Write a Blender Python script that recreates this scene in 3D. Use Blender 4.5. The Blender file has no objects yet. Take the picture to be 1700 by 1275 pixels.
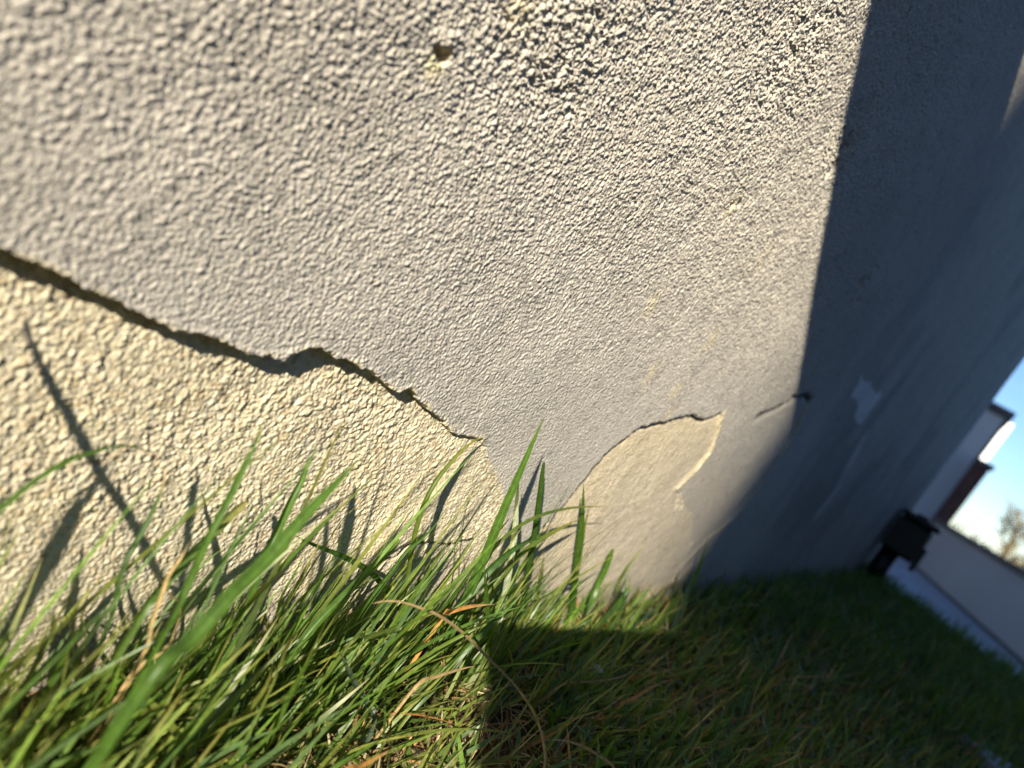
import bpy, math, random
import numpy as np
from mathutils import Vector, Matrix

scene = bpy.context.scene
COL = scene.collection
# ------------------------------------------------------------------ camera
# wall frame: x runs along the house wall, its face is y = 0 (open side is -y), z is up; metres
cam_d = bpy.data.cameras.new("camera")
cam = bpy.data.objects.new("camera", cam_d)
COL.objects.link(cam)
CAMX = Vector((0.52963614, -0.66662467, 0.524497))
CAMY = Vector((-0.19044169, 0.50910595, 0.83937065))
CAMZ = Vector((-0.82656973, -0.54444713, 0.14268778))
CAMP = Vector((0.0, -0.193, 0.2))
mw = Matrix.Identity(4)
for i in range(3):
    mw[i][0], mw[i][1], mw[i][2], mw[i][3] = CAMX[i], CAMY[i], CAMZ[i], CAMP[i]
cam.matrix_world = mw
cam_d.sensor_width = 36.0
cam_d.lens = 26.0
cam_d.clip_start = 0.003
cam_d.clip_end = 2000.0
cam_d.dof.use_dof = True
cam_d.dof.focus_distance = 0.345
cam_d.dof.aperture_fstop = 7.6
scene.camera = cam

# ------------------------------------------------------------------ sky, sun, exposure
SUN_EL = math.radians(23.3)
SUN_AZ = math.atan2(-0.862, -0.316)
world = bpy.data.worlds.new("World")
scene.world = world
world.use_nodes = True
wn, wl = world.node_tree.nodes, world.node_tree.links
for n_ in list(wn):
    wn.remove(n_)
sky = wn.new('ShaderNodeTexSky')
sky.sky_type = 'NISHITA'
sky.sun_disc = False
sky.sun_elevation = SUN_EL
sky.sun_rotation = SUN_AZ
sky.air_density = 1.0
sky.dust_density = 0.05
sky.ozone_density = 3.5
tc = wn.new('ShaderNodeTexCoord')
mp = wn.new('ShaderNodeMapping')
mp.inputs['Scale'].default_value = (2.2, 2.2, 7.0)
mp.inputs['Location'].default_value = (1.7, .6, .9)
cn = wn.new('ShaderNodeTexNoise')
cn.inputs['Scale'].default_value = 2.1
cn.inputs['Detail'].default_value = 7.0
cn.inputs['Roughness'].default_value = 0.58
cr = wn.new('ShaderNodeValToRGB')
cr.color_ramp.elements[0].position = 0.60
cr.color_ramp.elements[1].position = 0.86
cmix = wn.new('ShaderNodeMix')
cmix.data_type = 'RGBA'
cmix.inputs['B'].default_value = (9.0, 9.4, 10.0, 1.0)
bg = wn.new('ShaderNodeBackground')
bg.inputs['Strength'].default_value = 0.066
wo = wn.new('ShaderNodeOutputWorld')
wl.new(tc.outputs['Generated'], mp.inputs['Vector'])
wl.new(mp.outputs['Vector'], cn.inputs['Vector'])
wl.new(cn.outputs['Fac'], cr.inputs['Fac'])
wl.new(cr.outputs['Color'], cmix.inputs['Factor'])
cool = wn.new('ShaderNodeMix')
cool.data_type = 'RGBA'
cool.blend_type = 'MULTIPLY'
cool.inputs['Factor'].default_value = 1.0
cool.inputs['B'].default_value = (0.87, 0.97, 1.12, 1.0)
wl.new(sky.outputs['Color'], cool.inputs['A'])
wl.new(cool.outputs['Result'], cmix.inputs['A'])
wl.new(cmix.outputs['Result'], bg.inputs['Color'])
wl.new(bg.outputs['Background'], wo.inputs['Surface'])

SUNDIR = Vector((0.86222, 0.31617, -0.39574)).normalized()
sun_d = bpy.data.lights.new("sun", 'SUN')
sun_d.energy = 5.0
sun_d.angle = math.radians(0.55)
sun_d.color = (1.0, 0.915, 0.74)
sun = bpy.data.objects.new("sun", sun_d)
sun.rotation_euler = SUNDIR.to_track_quat('-Z', 'Y').to_euler()
sun.location = (-6, -3, 6)
COL.objects.link(sun)

scene.view_settings.view_transform = 'Standard'
scene.view_settings.look = 'None'
scene.view_settings.gamma = 1.0
scene.view_settings.use_curve_mapping = False
scene.view_settings.exposure = 1.12
scene.render.engine = 'CYCLES'
scene.cycles.use_denoising = True
scene.cycles.denoising_input_passes = 'RGB_ALBEDO_NORMAL'
scene.cycles.denoising_prefilter = 'NONE'
scene.cycles.max_bounces = 5
scene.cycles.diffuse_bounces = 3
scene.cycles.sample_clamp_indirect = 3.0

# ------------------------------------------------------------------ helpers
rng = np.random.default_rng(11)
random.seed(5)


def tag(o, label=None, cat=None, group=None, kind=None):
    if label: o['label'] = label
    if cat: o['category'] = cat
    if group: o['group'] = group
    if kind: o['kind'] = kind
    return o


def link(name, me, mat, parent=None):
    o = bpy.data.objects.new(name, me)
    COL.objects.link(o)
    if mat is not None:
        me.materials.append(mat)
    if parent is not None:
        o.parent = parent
    return o


def empty(name, loc=(0, 0, 0), rz=0.0):
    o = bpy.data.objects.new(name, None)
    o.location = loc
    o.rotation_euler = (0, 0, rz)
    o.empty_display_size = 0.05
    COL.objects.link(o)
    return o


def np_mesh(name, V, Q, tint=None, smooth=True):
    """mesh from an array of vertices and an array of quads (or triangles)"""
    me = bpy.data.meshes.new(name)
    V = np.ascontiguousarray(V, np.float32)
    Q = np.ascontiguousarray(Q, np.int32)
    k = Q.shape[1]
    me.vertices.add(len(V))
    me.vertices.foreach_set('co', V.ravel())
    me.loops.add(Q.size)
    me.loops.foreach_set('vertex_index', Q.ravel())
    me.polygons.add(len(Q))
    me.polygons.foreach_set('loop_start', np.arange(0, Q.size, k, dtype=np.int32))
    me.polygons.foreach_set('loop_total', np.full(len(Q), k, np.int32))
    me.polygons.foreach_set('use_smooth', np.full(len(Q), smooth, bool))
    if tint is not None:
        a = me.color_attributes.new('tint', 'FLOAT_COLOR', 'POINT')
        c4 = np.ones((len(V), 4), np.float32)
        c4[:, :3] = tint
        a.data.foreach_set('color', c4.ravel())
    me.update()
    me.validate()
    return me


def grid_quads(ni, nj):
    a = np.arange(ni * nj).reshape(ni, nj)
    return np.stack([a[:-1, :-1], a[1:, :-1], a[1:, 1:], a[:-1, 1:]], -1).reshape(-1, 4)


class MB:
    """collects boxes and tubes, then links them as one mesh"""
    def __init__(self):
        self.v, self.f = [], []

    def box(self, lo, hi, bev=0.0):
        x0, y0, z0 = lo; x1, y1, z1 = hi
        n = len(self.v)
        if bev <= 0:
            self.v += [(x0,y0,z0),(x1,y0,z0),(x1,y1,z0),(x0,y1,z0),(x0,y0,z1),(x1,y0,z1),(x1,y1,z1),(x0,y1,z1)]
            self.f += [tuple(n+i for i in q) for q in ((0,3,2,1),(4,5,6,7),(0,1,5,4),(1,2,6,5),(2,3,7,6),(3,0,4,7))]
        else:
            b = bev
            ring = lambda ex, z: [(x0+ex[0],y0+ex[1],z),(x1-ex[0],y0+ex[1],z),(x1-ex[0],y1-ex[1],z),(x0+ex[0],y1-ex[1],z)]
            rings = [ring((b,b),z0), ring((0,0),z0+b), ring((0,0),z1-b), ring((b,b),z1)]
            for r_ in rings: self.v += r_
            self.f.append((n+3,n+2,n+1,n))
            for k in range(3):
                for i in range(4):
                    j = (i+1) % 4
                    self.f.append((n+4*k+i, n+4*k+j, n+4*k+4+j, n+4*k+4+i))
            self.f.append((n+12,n+13,n+14,n+15))
        return self

    def tube(self, pts, radii, sides=8, cap=True):
        n0 = len(self.v)
        P = [Vector(p) for p in pts]
        for i, p in enumerate(P):
            t = (P[min(i+1, len(P)-1)] - P[max(i-1, 0)]).normalized()
            ref = Vector((0,0,1)) if abs(t.z) < 0.9 else Vector((1,0,0))
            a = t.cross(ref).normalized(); b = t.cross(a)
            for k in range(sides):
                an = 2*math.pi*k/sides
                self.v.append(tuple(p + radii[i]*(a*math.cos(an)+b*math.sin(an))))
        for i in range(len(P)-1):
            for k in range(sides):
                j = (k+1) % sides
                self.f.append((n0+i*sides+k, n0+i*sides+j, n0+(i+1)*sides+j, n0+(i+1)*sides+k))
        if cap:
            self.f.append(tuple(n0+k for k in range(sides))[::-1])
            self.f.append(tuple(n0+(len(P)-1)*sides+k for k in range(sides)))
        return self

    def build(self, name, mat, parent=None, smooth=False):
        me = bpy.data.meshes.new(name)
        me.from_pydata(self.v, [], self.f)
        for p in me.polygons: p.use_smooth = smooth
        me.update()
        return link(name, me, mat, parent)


# ---- numpy noise
def h2(ix, iy, seed):
    a = (ix.astype(np.int64)*374761393 + iy.astype(np.int64)*668265263 + seed*1442695041) & 0xFFFFFFFF
    a = ((a ^ (a >> 13)) * 1274126177) & 0xFFFFFFFF
    a = ((a ^ (a >> 16)) * 2246822519) & 0xFFFFFFFF
    a = a ^ (a >> 15)
    return (a & 0xFFFFFF).astype(np.float32) / float(0xFFFFFF)


def vnoise(x, y, seed):
    ix, iy = np.floor(x), np.floor(y)
    fx, fy = (x-ix).astype(np.float32), (y-iy).astype(np.float32)
    ix, iy = ix.astype(np.int64), iy.astype(np.int64)
    fx = fx*fx*fx*(fx*(fx*6-15)+10); fy = fy*fy*fy*(fy*(fy*6-15)+10)
    a, b = h2(ix, iy, seed), h2(ix+1, iy, seed)
    c, d = h2(ix, iy+1, seed), h2(ix+1, iy+1, seed)
    return (a*(1-fx)+b*fx)*(1-fy) + (c*(1-fx)+d*fx)*fy


def fbm(x, y, seed, octv=4, gain=0.5):
    s, a, t = 0, 1.0, 0
    for o in range(octv):
        s = s + a*vnoise(x*2**o+17.3*o, y*2**o-9.1*o, seed+o); t += a; a *= gain
    return s/t - 0.5


def cells(x, y, size, seed, rmin=0.45, rmax=0.85, pw=1.0):
    """rounded grains scattered on a jittered lattice; returns 0..1"""
    gx, gy = x/size, y/size
    ix, iy = np.floor(gx).astype(np.int64), np.floor(gy).astype(np.int64)
    out = np.zeros(x.shape, np.float32)
    for di in (-1, 0, 1):
        for dj in (-1, 0, 1):
            cx, cy = ix+di, iy+dj
            px = cx + h2(cx, cy, seed); py = cy + h2(cx, cy, seed+1)
            r = rmin + (rmax-rmin)*h2(cx, cy, seed+2)
            hh = 0.35 + 0.65*h2(cx, cy, seed+3)
            ex = (gx-px).astype(np.float32); ey = (gy-py).astype(np.float32)
            an = 3.14159*h2(cx, cy, seed+4); st = 0.75+0.5*h2(cx, cy, seed+5)
            ca, sa = np.cos(an), np.sin(an)
            u = (ex*ca+ey*sa)*st; v = (-ex*sa+ey*ca)/st
            b = np.clip(1-(u*u+v*v)/(r*r), 0, 1)
            out = np.maximum(out, hh*b**pw)
    return out


def sstep(a, b, x):
    t = np.clip((x-a)/(b-a), 0, 1)
    return t*t*(3-2*t)


def line_dist(x, y, pts, closed=False):
    d = np.full(x.shape, 1e9, np.float32); par = np.zeros(x.shape, np.float32)
    P = list(pts) + ([pts[0]] if closed else [])
    n = len(P)-1
    for i in range(n):
        (ax, ay), (bx, by) = P[i], P[i+1]
        dx, dy = bx-ax, by-ay
        L2 = dx*dx+dy*dy+1e-12
        t = np.clip(((x-ax)*dx+(y-ay)*dy)/L2, 0, 1)
        q = np.hypot(x-ax-t*dx, y-ay-t*dy)
        m = q < d
        d = np.where(m, q, d); par = np.where(m, (i+t)/n, par)
    return d, par


def inside(x, y, pts):
    c = np.zeros(x.shape, bool)
    n = len(pts)
    for i in range(n):
        (ax, ay), (bx, by) = pts[i], pts[(i+1) % n]
        if ay == by: continue
        hit = ((ay > y) != (by > y)) & (x < (bx-ax)*(y-ay)/(by-ay)+ax)
        c ^= hit
    return c


# ------------------------------------------------------------------ materials
def mat_new(name):
    m = bpy.data.materials.new(name)
    m.use_nodes = True
    nt = m.node_tree
    return m, nt, nt.nodes['Principled BSDF'], nt.nodes['Material Output']


def mat_simple(name, col, rough=0.8, spec=0.3, nscale=None, namt=0.15, bump=0.0, bscale=None, metal=0.0):
    m, nt, p, out = mat_new(name)
    p.inputs['Roughness'].default_value = rough
    p.inputs['Specular IOR Level'].default_value = spec
    p.inputs['Metallic'].default_value = metal
    p.inputs['Base Color'].default_value = (*col, 1)
    tcn = nt.nodes.new('ShaderNodeTexCoord')
    if nscale:
        n1 = nt.nodes.new('ShaderNodeTexNoise'); n1.inputs['Scale'].default_value = nscale
        n1.inputs['Detail'].default_value = 6
        nt.links.new(tcn.outputs['Object'], n1.inputs['Vector'])
        r = nt.nodes.new('ShaderNodeValToRGB')
        r.color_ramp.elements[0].position = 0.3; r.color_ramp.elements[1].position = 0.7
        r.color_ramp.elements[0].color = (*[c*(1-namt) for c in col], 1)
        r.color_ramp.elements[1].color = (*[min(1, c*(1+namt)) for c in col], 1)
        nt.links.new(n1.outputs['Fac'], r.inputs['Fac'])
        nt.links.new(r.outputs['Color'], p.inputs['Base Color'])
    if bump > 0:
        n2 = nt.nodes.new('ShaderNodeTexNoise'); n2.inputs['Scale'].default_value = bscale or 100
        n2.inputs['Detail'].default_value = 5
        nt.links.new(tcn.outputs['Object'], n2.inputs['Vector'])
        b = nt.nodes.new('ShaderNodeBump'); b.inputs['Strength'].default_value = bump
        b.inputs['Distance'].default_value = 0.5/(bscale or 100)
        nt.links.new(n2.outputs['Fac'], b.inputs['Height'])
        nt.links.new(b.outputs['Normal'], p.inputs['Normal'])
    return m


def mat_tinted(name, rough, spec, nscale, namt, bump, bscale, bdist, grain=0, gdist=0.0004):
    """base colour comes from the mesh's own paint (tint), grained by noise"""
    m, nt, p, out = mat_new(name)
    p.inputs['Roughness'].default_value = rough
    p.inputs['Specular IOR Level'].default_value = spec
    a = nt.nodes.new('ShaderNodeAttribute'); a.attribute_name = 'tint'
    tcn = nt.nodes.new('ShaderNodeTexCoord')
    n1 = nt.nodes.new('ShaderNodeTexNoise'); n1.inputs['Scale'].default_value = nscale
    n1.inputs['Detail'].default_value = 5
    nt.links.new(tcn.outputs['Object'], n1.inputs['Vector'])
    mr = nt.nodes.new('ShaderNodeMapRange')
    mr.inputs['From Min'].default_value = 0.3; mr.inputs['From Max'].default_value = 0.7
    mr.inputs['To Min'].default_value = 1-namt; mr.inputs['To Max'].default_value = 1+namt
    nt.links.new(n1.outputs['Fac'], mr.inputs['Value'])
    mx = nt.nodes.new('ShaderNodeVectorMath'); mx.operation = 'SCALE'
    nt.links.new(a.outputs['Color'], mx.inputs[0])
    nt.links.new(mr.outputs['Result'], mx.inputs['Scale'])
    nt.links.new(mx.outputs['Vector'], p.inputs['Base Color'])
    n2 = nt.nodes.new('ShaderNodeTexNoise'); n2.inputs['Scale'].default_value = bscale
    n2.inputs['Detail'].default_value = 4; n2.inputs['Roughness'].default_value = 0.6
    nt.links.new(tcn.outputs['Object'], n2.inputs['Vector'])
    b = nt.nodes.new('ShaderNodeBump'); b.inputs['Strength'].default_value = bump
    b.inputs['Distance'].default_value = bdist
    nt.links.new(n2.outputs['Fac'], b.inputs['Height'])
    if grain:
        vo = nt.nodes.new('ShaderNodeTexVoronoi'); vo.feature = 'SMOOTH_F1'; vo.inputs['Scale'].default_value = grain
        vo.inputs['Smoothness'].default_value = 0.35
        nt.links.new(tcn.outputs['Object'], vo.inputs['Vector'])
        b2 = nt.nodes.new('ShaderNodeBump'); b2.invert = True; b2.inputs['Strength'].default_value = 0.8
        b2.inputs['Distance'].default_value = gdist
        nt.links.new(vo.outputs['Distance'], b2.inputs['Height'])
        nt.links.new(b2.outputs['Normal'], b.inputs['Normal'])
    nt.links.new(b.outputs['Normal'], p.inputs['Normal'])
    return m


def mat_leaf(name, trans=0.42, rough=0.42, spec=0.5):
    m, nt, p, out = mat_new(name)
    a = nt.nodes.new('ShaderNodeAttribute'); a.attribute_name = 'tint'
    p.inputs['Roughness'].default_value = rough
    p.inputs['Specular IOR Level'].default_value = spec
    nt.links.new(a.outputs['Color'], p.inputs['Base Color'])
    tcn = nt.nodes.new('ShaderNodeTexCoord')
    n1 = nt.nodes.new('ShaderNodeTexNoise'); n1.inputs['Scale'].default_value = 420; n1.inputs['Detail'].default_value = 3
    nt.links.new(tcn.outputs['Object'], n1.inputs['Vector'])
    mr = nt.nodes.new('ShaderNodeMapRange')
    mr.inputs['From Min'].default_value = 0.3; mr.inputs['From Max'].default_value = 0.7
    mr.inputs['To Min'].default_value = .72; mr.inputs['To Max'].default_value = 1.25
    nt.links.new(n1.outputs['Fac'], mr.inputs['Value'])
    sc_ = nt.nodes.new('ShaderNodeVectorMath'); sc_.operation = 'SCALE'
    nt.links.new(a.outputs['Color'], sc_.inputs[0]); nt.links.new(mr.outputs['Result'], sc_.inputs['Scale'])
    nt.links.new(sc_.outputs['Vector'], p.inputs['Base Color'])
    tr = nt.nodes.new('ShaderNodeBsdfTranslucent')
    g = nt.nodes.new('ShaderNodeMix'); g.data_type = 'RGBA'; g.blend_type = 'MULTIPLY'
    g.inputs['Factor'].default_value = 1.0
    g.inputs['B'].default_value = (1.35, 1.5, 0.6, 1)
    nt.links.new(a.outputs['Color'], g.inputs['A'])
    nt.links.new(g.outputs['Result'], tr.inputs['Color'])
    ms = nt.nodes.new('ShaderNodeMixShader'); ms.inputs['Fac'].default_value = trans
    nt.links.new(p.outputs['BSDF'], ms.inputs[1]); nt.links.new(tr.outputs['BSDF'], ms.inputs[2])
    nt.links.new(ms.outputs['Shader'], out.inputs['Surface'])
    return m


M_FIN = mat_tinted('finish_render', 0.92, 0.15, 260, 0.05, 0.5, 1800, 0.0003, 760, 0.0006)
M_UND = mat_tinted('base_render', 0.95, 0.10, 200, 0.08, 0.6, 1500, 0.0004, 700, 0.0006)
M_GRASS = mat_leaf('grass_leaf')
M_DRY = mat_leaf('dry_leaf', 0.2, 0.7, 0.2)
M_SOIL = mat_tinted('soil_earth', 0.95, 0.1, 300, 0.35, 0.8, 700, 0.001)
M_PATH = mat_simple('path_stone', (0.30, 0.32, 0.36), 0.7, 0.3, 3, 0.12, 0.3, 60)
M_SLAB = mat_simple('slab_stone', (0.24, 0.26, 0.31), 0.7, 0.3, 12, 0.2, 0.4, 150)
M_FARW = mat_simple('far_render', (0.36, 0.33, 0.31), 0.9, 0.2, 1.2, 0.08, 0.3, 80)
M_COPE = mat_simple('dark_coping', (0.07, 0.062, 0.06), 0.7, 0.3, 4, 0.25)
M_WHITE = mat_simple('white_paint', (0.82, 0.82, 0.82), 0.45, 0.4, 4, 0.03)
M_BRICK = mat_simple('red_brick', (0.10, 0.042, 0.032), 0.9, 0.2, 9, 0.35)
M_BLACK = mat_simple('black_plastic', (0.005, 0.005, 0.006), 0.45, 0.35, 30, 0.2)
M_BARK = mat_simple('bark', (0.10, 0.08, 0.055), 0.95, 0.1, 6, 0.3)
M_TWIG = mat_simple('twig_bark', (0.20, 0.16, 0.08), 0.9, 0.1, 6, 0.3)
M_HEDGE = mat_simple('hedge_leaf', (0.045, 0.055, 0.045), 0.7, 0.2, 2, 0.4)

# ---- lines of the broken plaster, in metres along and up the wall
EDGE_L = [(0.0667, 0.1394), (0.0745, 0.1386), (0.0832, 0.1369), (0.0941, 0.1355), (0.1039, 0.1333), (0.1123, 0.1321), (0.1191, 0.1301), (0.1227, 0.1298), (0.1323, 0.1305), (0.1417, 0.1298), (0.1533, 0.1289), (0.1652, 0.1301), (0.1705, 0.1344), (0.1754, 0.1379), (0.1859, 0.1369), (0.1987, 0.1365), (0.2114, 0.133), (0.2202, 0.1307), (0.2256, 0.1305), (0.2306, 0.1327), (0.2413, 0.1284), (0.2499, 0.1254), (0.2606, 0.1229), (0.2725, 0.1181), (0.2843, 0.1172), (0.2968, 0.1174)]
PATCH_L = [(0.0667, 0.1394), (0.0745, 0.1386), (0.0832, 0.1369), (0.0941, 0.1355), (0.1039, 0.1333), (0.1123, 0.1321), (0.1191, 0.1301), (0.1227, 0.1298), (0.1323, 0.1305), (0.1417, 0.1298), (0.1533, 0.1289), (0.1652, 0.1301), (0.1705, 0.1344), (0.1754, 0.1379), (0.1859, 0.1369), (0.1987, 0.1365), (0.2114, 0.133), (0.2202, 0.1307), (0.2256, 0.1305), (0.2306, 0.1327), (0.2413, 0.1284), (0.2499, 0.1254), (0.2606, 0.1229), (0.2725, 0.1181), (0.2843, 0.1172), (0.2968, 0.1174), (0.3037, 0.1134), (0.3112, 0.1089), (0.3242, 0.1011), (0.3381, 0.0927), (0.3563, 0.0778), (0.3763, 0.0571), (0.406, 0.0295), (0.4627, -0.0251), (0.5151, -0.0784)]
CRACK_R = [(0.4148, 0.0756), (0.4195, 0.0871), (0.4209, 0.0965), (0.4234, 0.1051), (0.4248, 0.1146), (0.4287, 0.122), (0.4317, 0.1303), (0.4407, 0.1377), (0.4497, 0.149), (0.4675, 0.1549), (0.4817, 0.1604), (0.4982, 0.1674), (0.5172, 0.173), (0.5303, 0.1716), (0.5432, 0.1723), (0.5576, 0.1783), (0.5703, 0.184)]
PATCH_R = [(0.5151, -0.0784), (0.4663, -0.0255), (0.4164, 0.0292), (0.3989, 0.0552), (0.404, 0.0622), (0.4148, 0.0756), (0.4195, 0.0871), (0.4209, 0.0965), (0.4234, 0.1051), (0.4248, 0.1146), (0.4287, 0.122), (0.4317, 0.1303), (0.4407, 0.1377), (0.4497, 0.149), (0.4675, 0.1549), (0.4817, 0.1604), (0.4982, 0.1674), (0.5172, 0.173), (0.5303, 0.1716), (0.5432, 0.1723), (0.5576, 0.1783), (0.5703, 0.184), (0.5844, 0.1681), (0.5949, 0.152), (0.5896, 0.1305), (0.5777, 0.1133), (0.6504, 0.0949), (0.7054, 0.0627), (0.7257, 0.0189), (0.6579, -0.0133), (0.6315, -0.0384)]
CRACK_C = [(0.6441, 0.1916), (0.6689, 0.2038), (0.6951, 0.2167), (0.7099, 0.2283), (0.7396, 0.2373), (0.7666, 0.2352)]
CRACK_H = [(0.2785, 0.0331), (0.2821, 0.0428), (0.2892, 0.0464), (0.2935, 0.0528), (0.3011, 0.054), (0.3131, 0.0545), (0.3211, 0.0542), (0.3281, 0.0535), (0.3328, 0.0564), (0.3457, 0.0579)]
CRACK_I = [(0.3812, 0.0438), (0.3909, 0.0506), (0.3989, 0.0552), (0.4078, 0.0586), (0.4115, 0.0694), (0.4138, 0.0737)]
RIDGE_A = [(0.5703, 0.184), (0.5844, 0.1681), (0.5949, 0.152), (0.5896, 0.1305), (0.5777, 0.1133)]
RIDGE_B = [(0.7569, 0.0347), (0.732, 0.015), (0.6838, -0.001), (0.66, -0.0149), (0.6613, -0.0311)]
RIDGE_C = [(0.7572, 0.2333), (0.7846, 0.2006), (0.7884, 0.1639), (0.7882, 0.1259), (0.7739, 0.0945), (0.7495, 0.0747), (0.7242, 0.0411), (0.7257, 0.0189)]
RIDGE_D = [(0.2966, 0.1034), (0.2937, 0.0923), (0.2853, 0.0737), (0.2743, 0.0589), (0.2695, 0.0483)]
RIDGE_E = [(0.2768, 0.101), (0.2704, 0.0866), (0.2682, 0.0727), (0.2676, 0.0623)]
SCUFF = [(0.8768, 0.2973), (0.941, 0.2943), (1.0187, 0.3028), (1.046, 0.2882), (1.0361, 0.2602), (1.0315, 0.2482), (0.9582, 0.2637), (0.9012, 0.2732)]
STREAK = [(1.1107, 0.2457), (1.1384, 0.212), (1.1665, 0.1679), (1.1612, 0.1246)]
HOLE = [(0.1604, 0.242)]
ROUGH = [(0.3565, 0.3604), (0.4738, 0.3703), (0.6783, 0.3418)]
SPECKS = [(0.37, 0.2194), (0.4196, 0.1858), (0.4645, 0.1824), (0.479, 0.1658), (0.4675, 0.2234), (0.1783, 0.2709), (0.3854, 0.289), (0.4637, 0.2841)]
SHB = [(0.3763, 0.4074), (0.4765, 0.3696), (0.5803, 0.3179), (0.6777, 0.2606), (0.7346, 0.241)]
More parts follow.
